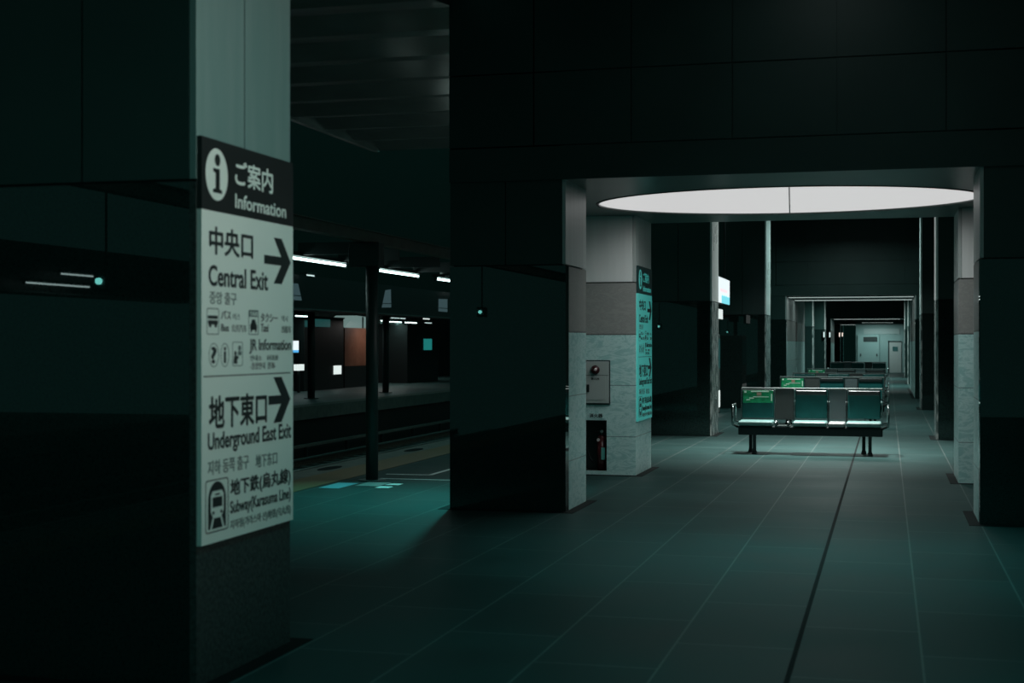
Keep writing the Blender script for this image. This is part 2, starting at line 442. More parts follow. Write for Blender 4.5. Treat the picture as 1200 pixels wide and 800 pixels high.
OV = (-0.99, 14.45, 1.88, 1.36)
portal(12.05, 16.67, 2.885, OV)
portal(39.9, 44.3, 2.80)
portal(71.8, 74.5, 2.75)
portal(85.0, 86.5, 2.66, None, XL, -1.66)

# ------------------------------------------------------------------ pillars
def pillar(side, yf, yb, style, label, xface=None, top=HALL, group='pillars along the hall'):
    niche = style == 'marble' and yf < 20 and side == 'L'
    if side == 'L':
        xf = XL if xface is None else xface; xo = xf - 1.05; sgn = 1
    else:
        xf = XR; xo = XRo; sgn = -1
    xa, xb = min(xf, xo), max(xf, xo)
    t = thing('pillar', label, 'pillar', ((xa + xb) / 2, (yf + yb) / 2, 0), group)
    c = 0.03
    b = MB().box(xa + c, xb - c, yf + (0.30 if niche else c), yb - c, 0, top)
    if niche:   # the core is hollow behind the opening in the stone
        b.box(xa + c, -3.50, yf + c, yf + 0.30, 0, top); b.box(-3.026, xb - c, yf + c, yf + 0.30, 0, top)
        b.box(-3.50, -3.026, yf + c, yf + 0.30, 0.61, top); b.box(-3.50, -3.026, yf + c, yf + 0.30, 0, 0.045)
    b.build('core', M['black'], t)
    if niche:
        MB().box(-3.4995, -3.0265, yf + 0.29, yf + 0.2995, 0.0455, 0.6095).build('niche_back', M['niche'], t)
    def sideb(z0, z1, y0=yf, y1=yb, th=c):
        return MB().box(xf - th if sgn > 0 else xf, xf if sgn > 0 else xf + th, y0 + 0.002, y1 - 0.002, z0, z1)
    def frontb(z0, z1, a=None, b_=None):
        return MB().box((xa if a is None else a) , (xb if b_ is None else b_) , yf, yf + c, z0, z1)
    g = 0.012
    low_f, low_s, up_f, up_s = dict(
        sign=('granite', 'granite_matt', 'dark_panel', 'metal_panel'),
        front=('granite', 'marble', 'dark_panel', 'pale_panel'),
        marble=('marble', 'marble', 'pale_panel_lit', 'pale_panel'),
        black=('granite', 'mottled_metal', 'dark_panel', 'bright_metal'))[style]
    gz = JZ + g
    if low_f == 'marble':
        if niche:
            # the cladding is cut around the extinguisher niche
            b = MB(); nx0, nx1, nz0, nz1 = -3.50, -3.026, 0.045, 0.61
            b.box(xa, nx0, yf, yf + c, 0, 1.56); b.box(nx1, xb - c, yf, yf + c, 0, 1.56)
            b.box(nx0, nx1, yf, yf + c, nz1, 1.56); b.box(nx0, nx1, yf, yf + c, 0, nz0)
            b.build('front_stone', M['marble_teal'], t)
        else:
            frontb(0, 1.56, xa + (c if sgn < 0 else 0), xb - (c if sgn > 0 else 0)).build('front_stone', M['marble_teal'], t)
        frontb(1.565, JZ, xa + (c if sgn < 0 else 0), xb - (c if sgn > 0 else 0)).build('front_stone', M['marble_taupe'], t, 'taupe grey marble course at head height')
    else:
        frontb(0, JZ, xa + (c if sgn < 0 else 0), xb - (c if sgn > 0 else 0)).build('front_stone', M[low_f], t)
    if low_s == 'marble':
        ys_ = yf
        if style == 'front':    # the granite of the front returns a hand's breadth round the corner
            ys_ = yf + 0.13
            sideb(0, JZ, yf, ys_).build('corner_return', M['granite'], t)
        sideb(0, 1.56, ys_).build('side_stone', M['marble_teal'], t)
        sideb(1.565, JZ, ys_).build('side_stone', M['marble_taupe'], t, 'taupe grey marble course at head height')
    else:
        sideb(0, JZ).build('side_cladding', M[low_s], t)
    b = MB(); n = 1 if style == 'marble' else 2; w = (xb - xa - c) / n; a0 = xa + (c if sgn < 0 else 0)
    for i in range(n):
        b.box(a0 + i * w + 0.004, a0 + (i + 1) * w - 0.004, yf, yf + c, gz, top)
    b.build('front_panel', M[up_f], t)
    if style == 'sign':
        ym = 5.93
        sideb(gz, top, yf, ym - 0.003).build('side_panel', M[up_s], t)
        sideb(gz, top, ym + 0.003, yb).build('side_panel', M[up_s], t)
    else:
        sideb(gz, top).build('side_panel', M[up_s], t)
    e = 0.085
    MB().box(xa - e, xb + e, yf - e, yb + e, 0.0008, 0.0035).build('floor_edging', M['joint'], t)
    return t

pillar('L', 5.46, 6.44, 'sign', 'black granite pillar nearest the camera, carrying the large white information sign', -2.82)
pillar('L', 12.05, 12.92, 'front', 'black granite pillar at the left of the oval-lit opening, with pale marble side')
pillar('L', 15.60, 16.67, 'marble', 'pale marble pillar with the grey alarm box and extinguisher niche')
pillar('L', 22.70, 23.60, 'black', 'black pillar with bright metal edge behind the teal information sign, left of the benches')
pillar('L', 33.1, 34.4, 'black', 'black pillar with thin bright edge just left of the second bench')
pillar('L', 39.9, 44.0, 'front', 'deep black-fronted pillar with marble side at the left of the second, distant opening', group='far pillars')
pillar('L', 44.9, 48.9, 'marble', 'marble pillar directly behind the one at the left of the second opening', group='far pillars')
pillar('L', 54.6, 55.4, 'black', 'thin-edged black pillar beyond the second opening, left of the far benches', group='far pillars')
pillar('L', 65.2, 66.2, 'black', 'black pillar with a painted edge glint before the third opening', group='far pillars')
pillar('L', 71.8, 76.6, 'front', 'pale-sided pillar at the left of the third and smallest opening', group='far pillars')
pillar('L', 86.6, 87.8, 'black', 'farthest row of dark pillars left of the end wall, nearest one', group='far pillars')
pillar('L', 92.0, 93.0, 'black', 'farthest row of dark pillars left of the end wall, the one behind', group='far pillars')
pillar('R', 12.05, 12.92, 'front', 'black granite pillar at the right edge of the photo beside the oval-lit opening')
pillar('R', 15.60, 16.67, 'marble', 'pale marble pillar at the right of the oval light, opposite the alarm box')
pillar('R', 22.70, 23.60, 'black', 'black pillar on the right, first behind the right marble pillar')
pillar('R', 33.1, 34.4, 'black', 'black pillar on the right, second behind the right marble pillar')
pillar('R', 39.9, 44.0, 'front', 'black-fronted pillar at the right of the second, distant opening', group='far pillars')
pillar('R', 44.9, 48.9, 'marble', 'marble pillar just inside the right edge of the second opening', group='far pillars')
pillar('R', 54.6, 55.4, 'black', 'dark pillar on the right beyond the second opening, nearer of two', group='far pillars')
pillar('R', 65.2, 66.2, 'black', 'dark pillar on the right beyond the second opening, farther of two', group='far pillars')

# ------------------------------------------------------------------ lamps of the hall
def area_light(parent, x, y, z, sx, sy, watts, col, shape='RECTANGLE', spread=PI):
    l = bpy.data.lights.new('lamp_light', 'AREA'); l.shape = shape; l.size = sx; l.size_y = sy; l.energy = watts; l.color = col; l.spread = spread
    o = bpy.data.objects.new('lamp_light', l); COL.objects.link(o); o.location = Vector((x, y, z)) - Vector(parent.location); o.parent = parent
    return o

t = thing('oval_ceiling_light', 'large white oval light recessed in the lowered ceiling of the opening', 'ceiling light', (OV[0], OV[1], 2.885))
for s in (-1, 1):
    half = [p for p in ellipse(OV[0], OV[1], OV[2] - 0.006, OV[3] - 0.006, 960) if s * (p[0] - OV[0] - 0.045 + 0.065 * (p[1] - OV[1])) > 0.0]
    half.sort(key=lambda p: math.atan2(p[1] - OV[1], s * (p[0] - OV[0])))
    half = [(p[0] + s * 0.0005, p[1]) for p in half]
    MB().prism(half, 'Z', 2.893, 2.91).build('diffuser', M['oval'], t)
MB().ring(ellipse(OV[0], OV[1], OV[2] + 0.025, OV[3] + 0.025), ellipse(OV[0], OV[1], OV[2] - 0.001, OV[3] - 0.001), 'Z', 2.878, 2.886).build('rim', M['dark_paint'], t)
MB().prism(ellipse(OV[0], OV[1], OV[2] - 0.004, OV[3] - 0.004), 'Z', 2.96, 3.04).build('back_plate', M['black'], t)
area_light(t, OV[0], OV[1], 2.888, OV[2] * 2 - 0.1, OV[3] * 2 - 0.1, OVAL_WATTS, (0.88, 1.0, 0.98), 'ELLIPSE', 2.75)

for i, (x, y, z, w, c, sp) in enumerate(HALL_LAMPS):
    t = thing('ceiling_lamp', 'square unseen lamp high on the dark hall ceiling, some added as fill', 'ceiling light', (x, y, HALL), 'ceiling lamps')
    MB().box(x - 0.36, x + 0.36, y - 0.36, y + 0.36, HALL - 0.07, HALL - 0.001, 0.01).build('housing', M['dark_paint'], t)
    MB().box(x - 0.32, x + 0.32, y - 0.32, y + 0.32, HALL - 0.085, HALL - 0.072, 0.003).build('diffuser', M['lamp_glow'], t)
    area_light(t, x, y, HALL - 0.10, 0.6, 0.6, w, c, spread=sp)

for i, (y0, y1) in enumerate(((40.25, 40.75), (42.9, 43.5))):
    t = thing('slot_light', ['long white slot light at the front of the second opening', 'long white slot light at the back of the second opening'][i], 'ceiling light', (-0.99, (y0 + y1) / 2, 2.80), 'slot lights')
    MB().box(-2.69, 0.71, y0, y1, 2.775, 2.799).build('housing', M['dark_paint'], t)
    MB().box(-2.67, 0.69, y0 + 0.02, y1 - 0.02, 2.768, 2.7755).build('diffuser', M['slot_glow'], t)
    area_light(t, -0.99, (y0 + y1) / 2, 2.76, 3.0, 0.4, 7, (0.85, 1.0, 0.97))
t = thing('slot_light', 'thin pale slot light in the third and smallest opening', 'ceiling light', (-0.99, 72.6, 2.75), 'slot lights')
MB().box(-2.6, 0.62, 72.2, 73.0, 2.725, 2.749).build('housing', M['dark_paint'], t)
MB().box(-2.58, 0.60, 72.22, 72.98, 2.718, 2.7255).build('diffuser', M['slot_glow'], t)
area_light(t, -0.99, 72.6, 2.71, 3.0, 0.6, 8, (0.8, 1.0, 0.97))
t = thing('slot_light', 'thin pale slot light above the farthest dark pillars', 'ceiling light', (-2.2, 85.5, 2.66), 'slot lights')
MB().box(-2.66, -1.70, 85.1, 85.9, 2.63, 2.659).build('housing', M['dark_paint'], t)
MB().box(-2.64, -1.72, 85.12, 85.88, 2.622, 2.6305).build('diffuser', M['slot_glow'], t)

# glints reflected in the far pillar edges, put in as small glowing bodies
for y, z, lab, warm in ((65.15, 1.91, 'small painted glint on the pillar edge before the third opening', 0),
                  (71.75, 1.95, 'small painted glint on the pillar of the third opening', 0), (86.55, 2.06, 'small warm painted glint on the nearest of the farthest pillars', 1), (91.95, 2.10, 'small warm painted glint on the last of the farthest pillars', 1)):
    t = thing('pillar_glint', lab, 'lamp', (-2.745, y, z), 'pillar glints')
    MB().box(-2.80, -2.69, y - 0.03, y + 0.052, z - 0.16, z + 0.16, 0.01).build('glint_back', M['dark_paint'], t)
    MB().cyl((-2.745, y - 0.05, z - 0.12), (-2.745, y - 0.05, z + 0.12), 0.028).build('glint_body', M['tube_warm'] if warm else M['tube_dim'], t)

t = thing('fill_strip_lamp', 'long unseen fill strip added on the right wall of the hall', 'lamp', (3.15, 5.0, 2.7))
MB().box(3.12, 3.2, 4.2, 5.8, 2.66, 2.76, 0.008).build('housing', M['dark_paint'], t)
MB().box(3.10, 3.121, 4.25, 5.75, 2.675, 2.745, 0.004).build('diffuser', M['lamp_glow'], t)
o = area_light(t, 3.09, 5.0, 2.71, 0.08, 1.5, STRIP_WATTS, (0.92, 1.0, 0.95), spread=0.95); o.rotation_euler = (0, PI / 2, 0)

# ------------------------------------------------------------------ information signs
def information_sign(label, bx, y0, board, header, group):
    """A tall board on the side of a pillar, facing +X; all measures from its near lower corner."""
    W_, Z0, Z1, ZH = 0.955, 0.60, 2.333, 2.025
    t = thing('information_sign', label, 'sign', (bx, y0 + W_ / 2, Z0), group)
    x1 = bx + 0.022
    MB().box(bx, x1, y0, y0 + W_, Z0, ZH - 0.0005).build('board', board, t)
    hp = MB().box(bx, x1 + 0.001, y0, y0 + W_, ZH, Z1).build('header_panel', header, t)
    S = lambda y: y0 + (y - 5.468)
    def tx(body, a, b, z0, z1, mat='letter_black', bold=0.0, at=x1):
        return text_on(body, 'X+', S(a), S(b), z0, z1, at, M[mat], t, bold)
    hx = x1 + 0.001
    # header: i in a disc, Japanese and English
    MB().prism(ellipse(S(5.607), 2.184, 0.105, 0.112, 48), 'X', hx, hx + 0.001).build('pictogram', board, hp, 'pale disc with a black letter i')
    b = MB(); h2 = hx + 0.001
    b.prism(ellipse(S(5.612), 2.247, 0.026, 0.026, 24), 'X', h2, h2 + 0.0008)
    b.prism([(S(y), z) for y, z in ((5.570, 2.105), (5.655, 2.105), (5.655, 2.119), (5.633, 2.124), (5.633, 2.209), (5.572, 2.209), (5.572, 2.196), (5.594, 2.190), (5.594, 2.124), (5.570, 2.119))], 'X', h2, h2 + 0.0008)
    b.build('letter', M['sign_black'], hp)
    text_on('ご案内', 'X+', S(5.785), S(6.185), 2.158, 2.272, hx, board, hp, 0.02)
    text_on('Information', 'X+', S(5.785), S(6.337), 2.057, 2.122, hx, board, hp, 0.018)
    # central exit
    tx('中央口', 5.537, 5.971, 1.838, 1.960, bold=0.024)
    tx('Central Exit', 5.531, 6.132, 1.702, 1.793, bold=0.022)
    tx('중앙 출구', 5.541, 5.800, 1.626, 1.681, 'letter_grey', 0.008)
    def arrow(a0, a1, zc, hh, zt):
        th = zt
        b = MB()
        b.prism([(S(a0), zc - th * .55), (S(a1 - 0.055), zc - th * .55), (S(a1 - 0.055), zc + th * .55), (S(a0), zc + th * .55)], 'X', x1, x1 + 0.0012)
        ah = a1 - 0.135
        b.prism([(S(ah - 0.06), zc + hh), (S(ah + 0.03), zc + hh), (S(a1), zc), (S(a1 - 0.09), zc)], 'X', x1, x1 + 0.0011)
        b.prism([(S(ah - 0.06), zc - hh), (S(ah + 0.03), zc - hh), (S(a1), zc), (S(a1 - 0.09), zc)], 'X', x1, x1 + 0.0011)
        b.build('arrow', M['letter_black'], t)
    arrow(6.092, 6.393, 1.848, 0.108, 0.038)
    # bus
    b = MB(); b.ring(rrect(S(5.515), S(5.629), 1.494, 1.608, 0.012), rrect(S(5.519), S(5.625), 1.498, 1.604, 0.010), 'X', x1, x1 + 0.001)
    b.build('pictogram_frame', M['letter_grey'], t)
    b = MB(); b.prism(rrect(S(5.527), S(5.617), 1.562, 1.576, 0.004), 'X', x1, x1 + 0.001)
    b.prism(rrect(S(5.527), S(5.617), 1.537, 1.556, 0.006), 'X', x1, x1 + 0.001)
    for a in (5.546, 5.598): b.prism(ellipse(S(a), 1.535, 0.012, 0.010, 16), 'X', x1, x1 + 0.0012)
    b.build('pictogram', M['letter_black'], t, 'bus pictogram')
    tx('バス', 5.650, 5.744, 1.562, 1.600, bold=0.01)
    tx('버스', 5.765, 5.838, 1.560, 1.590, 'letter_grey')
    tx('Bus', 5.650, 5.722, 1.509, 1.541, bold=0.008)
    tx('公共汽车', 5.752, 5.904, 1.507, 1.541, 'letter_grey', 0.006)
    # taxi
    MB().ring(rrect(S(5.925), S(6.029), 1.496, 1.609, 0.008), rrect(S(5.929), S(6.025), 1.500, 1.605, 0.006), 'X', x1, x1 + 0.001).build('pictogram_frame', M['letter_grey'], t)
    MB().box(x1, x1 + 0.001, S(5.929), S(6.025), 1.578, 1.605).build('pictogram', M['letter_grey'], t, 'taxi roof plate')
    text_on('TAXI', 'X+', S(5.935), S(6.019), 1.583, 1.601, x1 + 0.001, board, t, 0.01)
    b = MB(); b.prism([(S(5.948), 1.542), (S(5.962), 1.566), (S(5.992), 1.566), (S(6.006), 1.542)], 'X', x1, x1 + 0.001)
    b.prism(rrect(S(5.942), S(6.012), 1.518, 1.544, 0.006), 'X', x1, x1 + 0.0011)
    b.box(x1, x1 + 0.001, S(5.946), S(5.960), 1.508, 1.520); b.box(x1, x1 + 0.001, S(5.994), S(6.008), 1.508, 1.520)
    b.build('pictogram', M['letter_black'], t, 'taxi pictogram')
    tx('タクシー', 6.055, 6.240, 1.557, 1.597, bold=0.01)
    tx('택시', 6.288, 6.358, 1.560, 1.590, 'letter_grey')
    tx('Taxi', 6.055, 6.135, 1.510, 1.548, bold=0.006)
    tx('出租车', 6.288, 6.398, 1.507, 1.542, 'letter_grey', 0.006)
    # information counter
    for (a, r) in ((5.581, 0.046), (5.686, 0.040)):
        MB().ring(ellipse(S(a), 1.406, r, 0.052, 40), ellipse(S(a), 1.406, r - 0.003, 0.049, 40), 'X', x1, x1 + 0.001).build('pictogram_frame', M['letter_grey'], t)
    tx('?', 5.556, 5.606, 1.370, 1.442, bold=0.03)
    tx('i', 5.676, 5.697, 1.370, 1.442, bold=0.03)
    MB().ring(rrect(S(5.761), S(5.863), 1.356, 1.464, 0.010), rrect(S(5.764), S(5.860), 1.359, 1.461, 0.008), 'X', x1, x1 + 0.001).build('pictogram_frame', M['letter_grey'], t)
    b = MB(); b.prism(ellipse(S(5.790), 1.412, 0.011, 0.011, 16), 'X', x1, x1 + 0.001); b.prism([(S(5.772), 1.367), (S(5.810), 1.367), (S(5.806), 1.382), (S(5.822), 1.393), (S(5.818), 1.400), (S(5.796), 1.402), (S(5.776), 1.400)], 'X', x1, x1 + 0.001)
    b.build('pictogram', M['letter_black'], t, 'seated clerk pictogram')
    b = MB(); b.prism(ellipse(S(5.832), 1.436, 0.014, 0.012, 16), 'X', x1, x1 + 0.001); b.box(x1, x1 + 0.001, S(5.816), S(5.850), 1.404, 1.422)
    b.build('pictogram', M['letter_grey'], t, 'traveller pictogram')
    tx('JR Information', 5.934, 6.398, 1.409, 1.477, bold=0.02)
    tx('안내소', 5.942, 6.062, 1.377, 1.403, 'letter_grey', 0.006)
    tx('问讯处', 6.125, 6.250, 1.377, 1.403, 'letter_grey', 0.006)
    tx('-종합안내  咨询-', 5.942, 6.218, 1.338, 1.370, 'letter_black', 0.0)
    MB().box(x1, x1 + 0.001, S(5.487), S(6.390), 1.313, 1.318).build('rule', M['letter_black'], t)
    # underground east exit
    tx('地下東口', 5.535, 6.120, 1.086, 1.232, bold=0.024)
    arrow(6.140, 6.390, 1.190, 0.108, 0.038)
    tx('Underground East Exit', 5.525, 6.398, 0.978, 1.074, bold=0.022)
    tx('지하 동쪽 출구', 5.525, 5.925, 0.892, 0.955, 'letter_grey', 0.008)
    tx('地下东口', 5.999, 6.235, 0.886, 0.947, 'letter_grey', 0.008)
    # subway pictogram
    MB().ring(rrect(S(5.503), S(5.720), 0.645, 0.872, 0.018), rrect(S(5.508), S(5.715), 0.650, 0.867, 0.014), 'X', x1, x1 + 0.001).build('pictogram_frame', M['letter_black'], t)
    arch = [(S(5.528), 0.660), (S(5.695), 0.660), (S(5.695), 0.780)] + [(S(5.6115 + 0.0835 * math.cos(a)), 0.780 + 0.082 * math.sin(a)) for a in [PI * i / 16 for i in range(1, 16)]] + [(S(5.528), 0.780)]
    MB().prism(arch, 'X', x1, x1 + 0.001).build('pictogram', M['letter_black'], t, 'black tunnel arch of the subway pictogram')
    body = [(S(5.575), 0.705), (S(5.648), 0.705), (S(5.672), 0.735), (S(5.672), 0.805), (S(5.655), 0.822), (S(5.568), 0.822), (S(5.551), 0.805), (S(5.551), 0.735)]
    b = MB(); b.prism(body, 'X', x1 + 0.001, x1 + 0.0018)
    for sg in (-1, 1):
        b.prism([(S(5.6115 + sg * 0.030), 0.706), (S(5.6115 + sg * 0.044), 0.706), (S(5.6115 + sg * 0.068), 0.660), (S(5.6115 + sg * 0.052), 0.660)], 'X', x1 + 0.001, x1 + 0.0018)
    b.build('pictogram', board, t, 'pale train front in the subway pictogram')
    b = MB(); b.box(x1 + 0.0018, x1 + 0.0024, S(5.566), S(5.657), 0.752, 0.795); b.box(x1 + 0.0018, x1 + 0.0024, S(5.590), S(5.634), 0.803, 0.810)
    for a in (5.574, 5.649): b.prism(ellipse(S(a), 0.729, 0.009, 0.008, 14), 'X', x1 + 0.0018, x1 + 0.0024)
    b.build('pictogram', M['letter_black'], t, 'train windscreen and lamps')
    tx('地下鉄(烏丸線)', 5.740, 6.393, 0.772, 0.857, bold=0.024)
    tx('Subway(Karasuma Line)', 5.738, 6.393, 0.690, 0.762, bold=0.02)
    tx('지하철(가라스마 선)地铁(乌丸线)', 5.738, 6.393, 0.630, 0.678, 'letter_grey', 0.006)
    return t
information_sign('large white station information sign on the nearest black pillar at left', -2.82, 5.468, M['sign_white'], M['sign_black'], None)
information_sign('teal-tinted narrow information sign on the side of the pale marble pillar', -2.70, 15.64, M['sign_teal'], M['sign_dark_teal'], None)

# ------------------------------------------------------------------ alarm box, extinguisher
YF = 15.60
t = thing('fire_alarm_box', 'grey alarm cabinet with dark red lamp set on the pale marble pillar', 'alarm box', (-3.22, YF, 0.785))
MB().box(-3.46, -2.985, YF - 0.012, YF, 0.785, 1.280).build('frame', M['box_line'], t)
MB().box(-3.447, -2.998, YF - 0.03, YF - 0.012, 0.800, 1.266, 0.004).build('lamp_panel', M['box_grey'], t)
MB().box(-3.42, -3.03, YF - 0.034, YF - 0.03, 0.835, 1.105, 0.002).build('door', M['box_grey'], t)
door_leaf = bpy.data.objects[len(bpy.data.objects) - 1] if False else [o for o in t.children if o.name.startswith('door')][0]
MB().box(-3.447, -2.998, YF - 0.032, YF - 0.0295, 1.108, 1.113).build('seam', M['box_line'], t)
b = MB(); b.cyl((-3.15, YF - 0.03, 1.172), (-3.15, YF - 0.055, 1.172), 0.052, 0.048, 28); b.sphere((-3.15, YF - 0.055, 1.172), 0.044, (1, 0.6, 1))
alarm = b.build('alarm_lamp', M['alarm_red'], t)
MB().sphere((-3.138, YF - 0.078, 1.176), 0.017, (1, 0.5, 1)).build('lens', M['pale_pink'], alarm)  # highlight on the alarm lamp, put in as a pale pink dome
MB().box(-3.246, -3.216, YF - 0.046, YF - 0.034, 0.925, 1.01, 0.004).build('handle', M['black'], door_leaf)
text_on('消火栓', 'Y-', -3.20, -3.10, 1.060, 1.086, YF - 0.034, M['letter_black'], door_leaf, 0.02)
t = thing('extinguisher_plate', 'small dark lettered plate between the alarm box and the niche', 'sign', (-3.15, YF, 0.64))
MB().box(-3.235, -3.06, YF - 0.004, YF, 0.632, 0.690).build('plate', M['marble_teal'], t)
text_on('消火器', 'Y-', -3.222, -3.072, 0.640, 0.684, YF - 0.004, M['letter_black'], t, 0.03)
# slim extinguisher standing against the niche
t = thing('fire_extinguisher', 'dark red fire extinguisher with a small teal tag standing in the pillar niche', 'fire extinguisher', (-3.10, YF + 0.13, 0.045))
ex, ey = -3.105, YF + 0.13
b = MB(); b.cyl((ex, ey, 0.045), (ex, ey, 0.40), 0.056, 0.056, 24); b.sphere((ex, ey, 0.40), 0.056, (1, 1, 0.8)); b.build('cylinder', M['ext_red'], t)
b = MB(); b.cyl((ex, ey, 0.43), (ex, ey, 0.475), 0.018); b.box(ex - 0.022, ex + 0.022, ey - 0.02, ey + 0.02, 0.468, 0.49, 0.004); b.build('valve', M['chrome'], t)
b = MB(); b.box(ex - 0.012, ex + 0.07, ey - 0.010, ey + 0.010, 0.492, 0.502, 0.003); b.box(ex - 0.012, ex + 0.075, ey - 0.008, ey + 0.008, 0.513, 0.523, 0.003); b.build('handle', M['black'], t)
MB().cyl((ex + 0.005, ey - 0.02, 0.480), (ex + 0.005, ey - 0.030, 0.480), 0.016).build('gauge', M['pale_pink'], t)
MB().cyl((ex - 0.03, ey - 0.05, 0.385), (ex - 0.03, ey - 0.062, 0.385), 0.017).build('safety_seal', M['pale_pink'], t)
MB().tube([(ex - 0.02, ey, 0.475), (ex - 0.10, ey - 0.01, 0.47), (ex - 0.17, ey - 0.01, 0.40), (ex - 0.175, ey - 0.01, 0.28), (ex - 0.13, ey - 0.012, 0.17), (ex - 0.085, ey - 0.012, 0.12)], 0.011).build('hose', M['black'], t)
MB().box(ex + 0.004, ex + 0.045, ey - 0.062, ey - 0.054, 0.165, 0.30, 0.002).build('tag', M['tag_teal'], t)

# ------------------------------------------------------------------ benches
def make_bench():
    t = thing('waiting_bench', '', 'bench', (0, 0, 0), 'waiting benches in the hall')
    MB().box(-0.935, 0.935, -0.20, 0.10, 0.25, 0.365, 0.012).build('beam', M['bench_black'], t)
    for x, y in ((-0.80, 0.16), (-0.72, -0.17), (0.69, 0.16), (0.775, -0.17)):
        b = MB(); b.box(x - 0.022, x + 0.022, y - 0.03, y + 0.03, 0.012, 0.255, 0.005)
        b.box(x - 0.034, x + 0.034, y - 0.05, y + 0.05, 0.0, 0.016, 0.005); b.cyl((x, y, 0.016), (x, y, 0.05), 0.034, 0.024)
        b.build('leg', M['bench_black'], t)
    tilt = 0.10
    def back(x0, x1, z0, z1, y0, th, bev):
        tb = bmesh.new(); bmesh.ops.create_cube(tb, size=1)
        for v in tb.verts: v.co = Vector(((x0 + x1) / 2 + v.co.x * (x1 - x0), y0 + v.co.y * th, (z0 + z1) / 2 + v.co.z * (z1 - z0)))
        if bev: bmesh.ops.bevel(tb, geom=tb.edges[:], offset=bev, segments=3, profile=0.5, affect='EDGES')
        for v in tb.verts: v.co.y += (v.co.z - 0.45) * tilt
        b = MB(); b.merge(tb); return b
    Y0 = 0.19
    wide = ((-0.920, -0.490), (-0.208, 0.212), (0.482, 0.908))
    for i, (x0, x1) in enumerate(wide):
        br_ = back(x0, x1, 0.462, 0.835, Y0, 0.05, 0.018).build('backrest', M['vinyl'], t)
        back(x0 + 0.004, x1 - 0.004, 0.775, 0.838, Y0 - 0.022, 0.035, 0.014).build('top_shade_band', M['bench_black'], br_)  # shading along the backrest top, put in as a dark strip
        MB().box(x0 - 0.01, x1 + 0.01, -0.30, 0.15, 0.380, 0.438, 0.022, 3).build('seat', M['vinyl_seat'], t)
    back(-0.474, -0.228, 0.440, 0.845, Y0 + 0.005, 0.022, 0.004).build('divider_panel', M['grey_board'], t)
    back(0.240, 0.456, 0.450, 0.845, Y0 + 0.005, 0.022, 0.004).build('divider_panel', M['grey_board_light'], t)
    MB().box(0.240, 0.456, -0.29, 0.15, 0.372, 0.430, 0.022, 3).build('seat', M['grey_seat'], t, 'narrow pale grey middle seat')
    b = MB(); b.box(-0.455, -0.25, -0.20, 0.10, 0.366, 0.378, 0.004)
    for x in (-0.43, -0.275): b.tube([(x, 0.12, 0.372), (x, -0.05, 0.43), (x, -0.24, 0.43), (x, -0.26, 0.385)], 0.014)
    b.build('bracket', M['chrome'], t)
    # frame: top rail, end posts and posts between the panels
    back(-0.935, 0.935, 0.845, 0.870, Y0 + 0.005, 0.034, 0.005).build('top_rail', M['rail_grey'], t)
    for x in (-0.929, -0.482, -0.219, 0.929):
        back(x - 0.006, x + 0.006, 0.37, 0.85, Y0 - 0.002, 0.040, 0.002).build('post', M['chrome'], t)
    for x in (0.226, 0.470):
        back(x - 0.009, x + 0.009, 0.37, 0.85, Y0, 0.030, 0.002).build('post', M['bench_black'], t)
    for s in (-1, 1):
        x0, x1 = s * 0.94, s * 1.005
        MB().tube([(x0, 0.17, 0.40), (x1, 0.15, 0.42), (x1, 0.16, 0.60), (x1, 0.12, 0.645), (x1, -0.20, 0.645), (x1, -0.25, 0.61), (x1, -0.25, 0.43), (x1, -0.23, 0.39), (x0, -0.18, 0.355)], 0.016).build('armrest', M['chrome'], t)
    return t
def make_cover(t):
    # glossy green cover over the upper part of the left backrest
    tilt = 0.10
    def sheet(x0, x1, z0, z1, y, th):
        tb = bmesh.new(); bmesh.ops.create_cube(tb, size=1)
        for v in tb.verts: v.co = Vector(((x0 + x1) / 2 + v.co.x * (x1 - x0), y + v.co.y * th, (z0 + z1) / 2 + v.co.z * (z1 - z0))); v.co.y += (v.co.z - 0.45) * tilt
        b = MB(); b.merge(tb); return b
    c = sheet(-0.905, -0.505, 0.665, 0.835, 0.148, 0.006).build('seat_cover', M['green_cover'], t, 'glossy green cover with pale marks on the left backrest')
    b = MB()
    for x0, x1, z0, z1 in ((-0.80, -0.56, 0.812, 0.826), (-0.89, -0.86, 0.80, 0.826), (-0.53, -0.515, 0.69, 0.79), (-0.86, -0.81, 0.70, 0.712), (-0.82, -0.76, 0.722, 0.734), (-0.77, -0.56, 0.742, 0.750)):
        tb = bmesh.new(); bmesh.ops.create_cube(tb, size=1)
        for v in tb.verts: v.co = Vector(((x0 + x1) / 2 + v.co.x * (x1 - x0), 0.1435 + v.co.y * 0.002, (z0 + z1) / 2 + v.co.z * (z1 - z0))); v.co.y += (v.co.z - 0.45) * tilt
        b.merge(tb)
    b.build('print', M['cover_pale_marks'], c)  # pale marks: illegible pattern and reflections on the gloss, painted on
    sheet(-0.72, -0.66, 0.762, 0.806, 0.1435, 0.002).build('emblem', M['cover_brown'], c)
bench = make_bench()
bspots = [  # x, y, yaw, cover, label
    (-0.995, 19.35, 0.0, True, 'nearest teal waiting bench facing the camera, directly in front of the others'),
    (-0.990, 26.5, 0.0, True, 'second teal bench from the camera, bright green cover on its left seat'),
    (-0.985, 30.6, PI, False, 'third bench from the camera, its dark back rail turned to us'),
    (-0.985, 35.6, 0.0, True, 'fourth bench from the camera, small green cover at its left end'),
    (-0.98, 50.5, PI, False, 'farthest dark bench of the row, in front of the end wall'),
]
for i, (x, y, a, cov, lab) in enumerate(bspots):
    o = bench if i == 0 else copy_tree(bench)
    o['label'] = lab
    if i == 0: first = o
    o.location = (x, y, 0); o.rotation_euler.z = a
    bspots[i] = (o, cov)
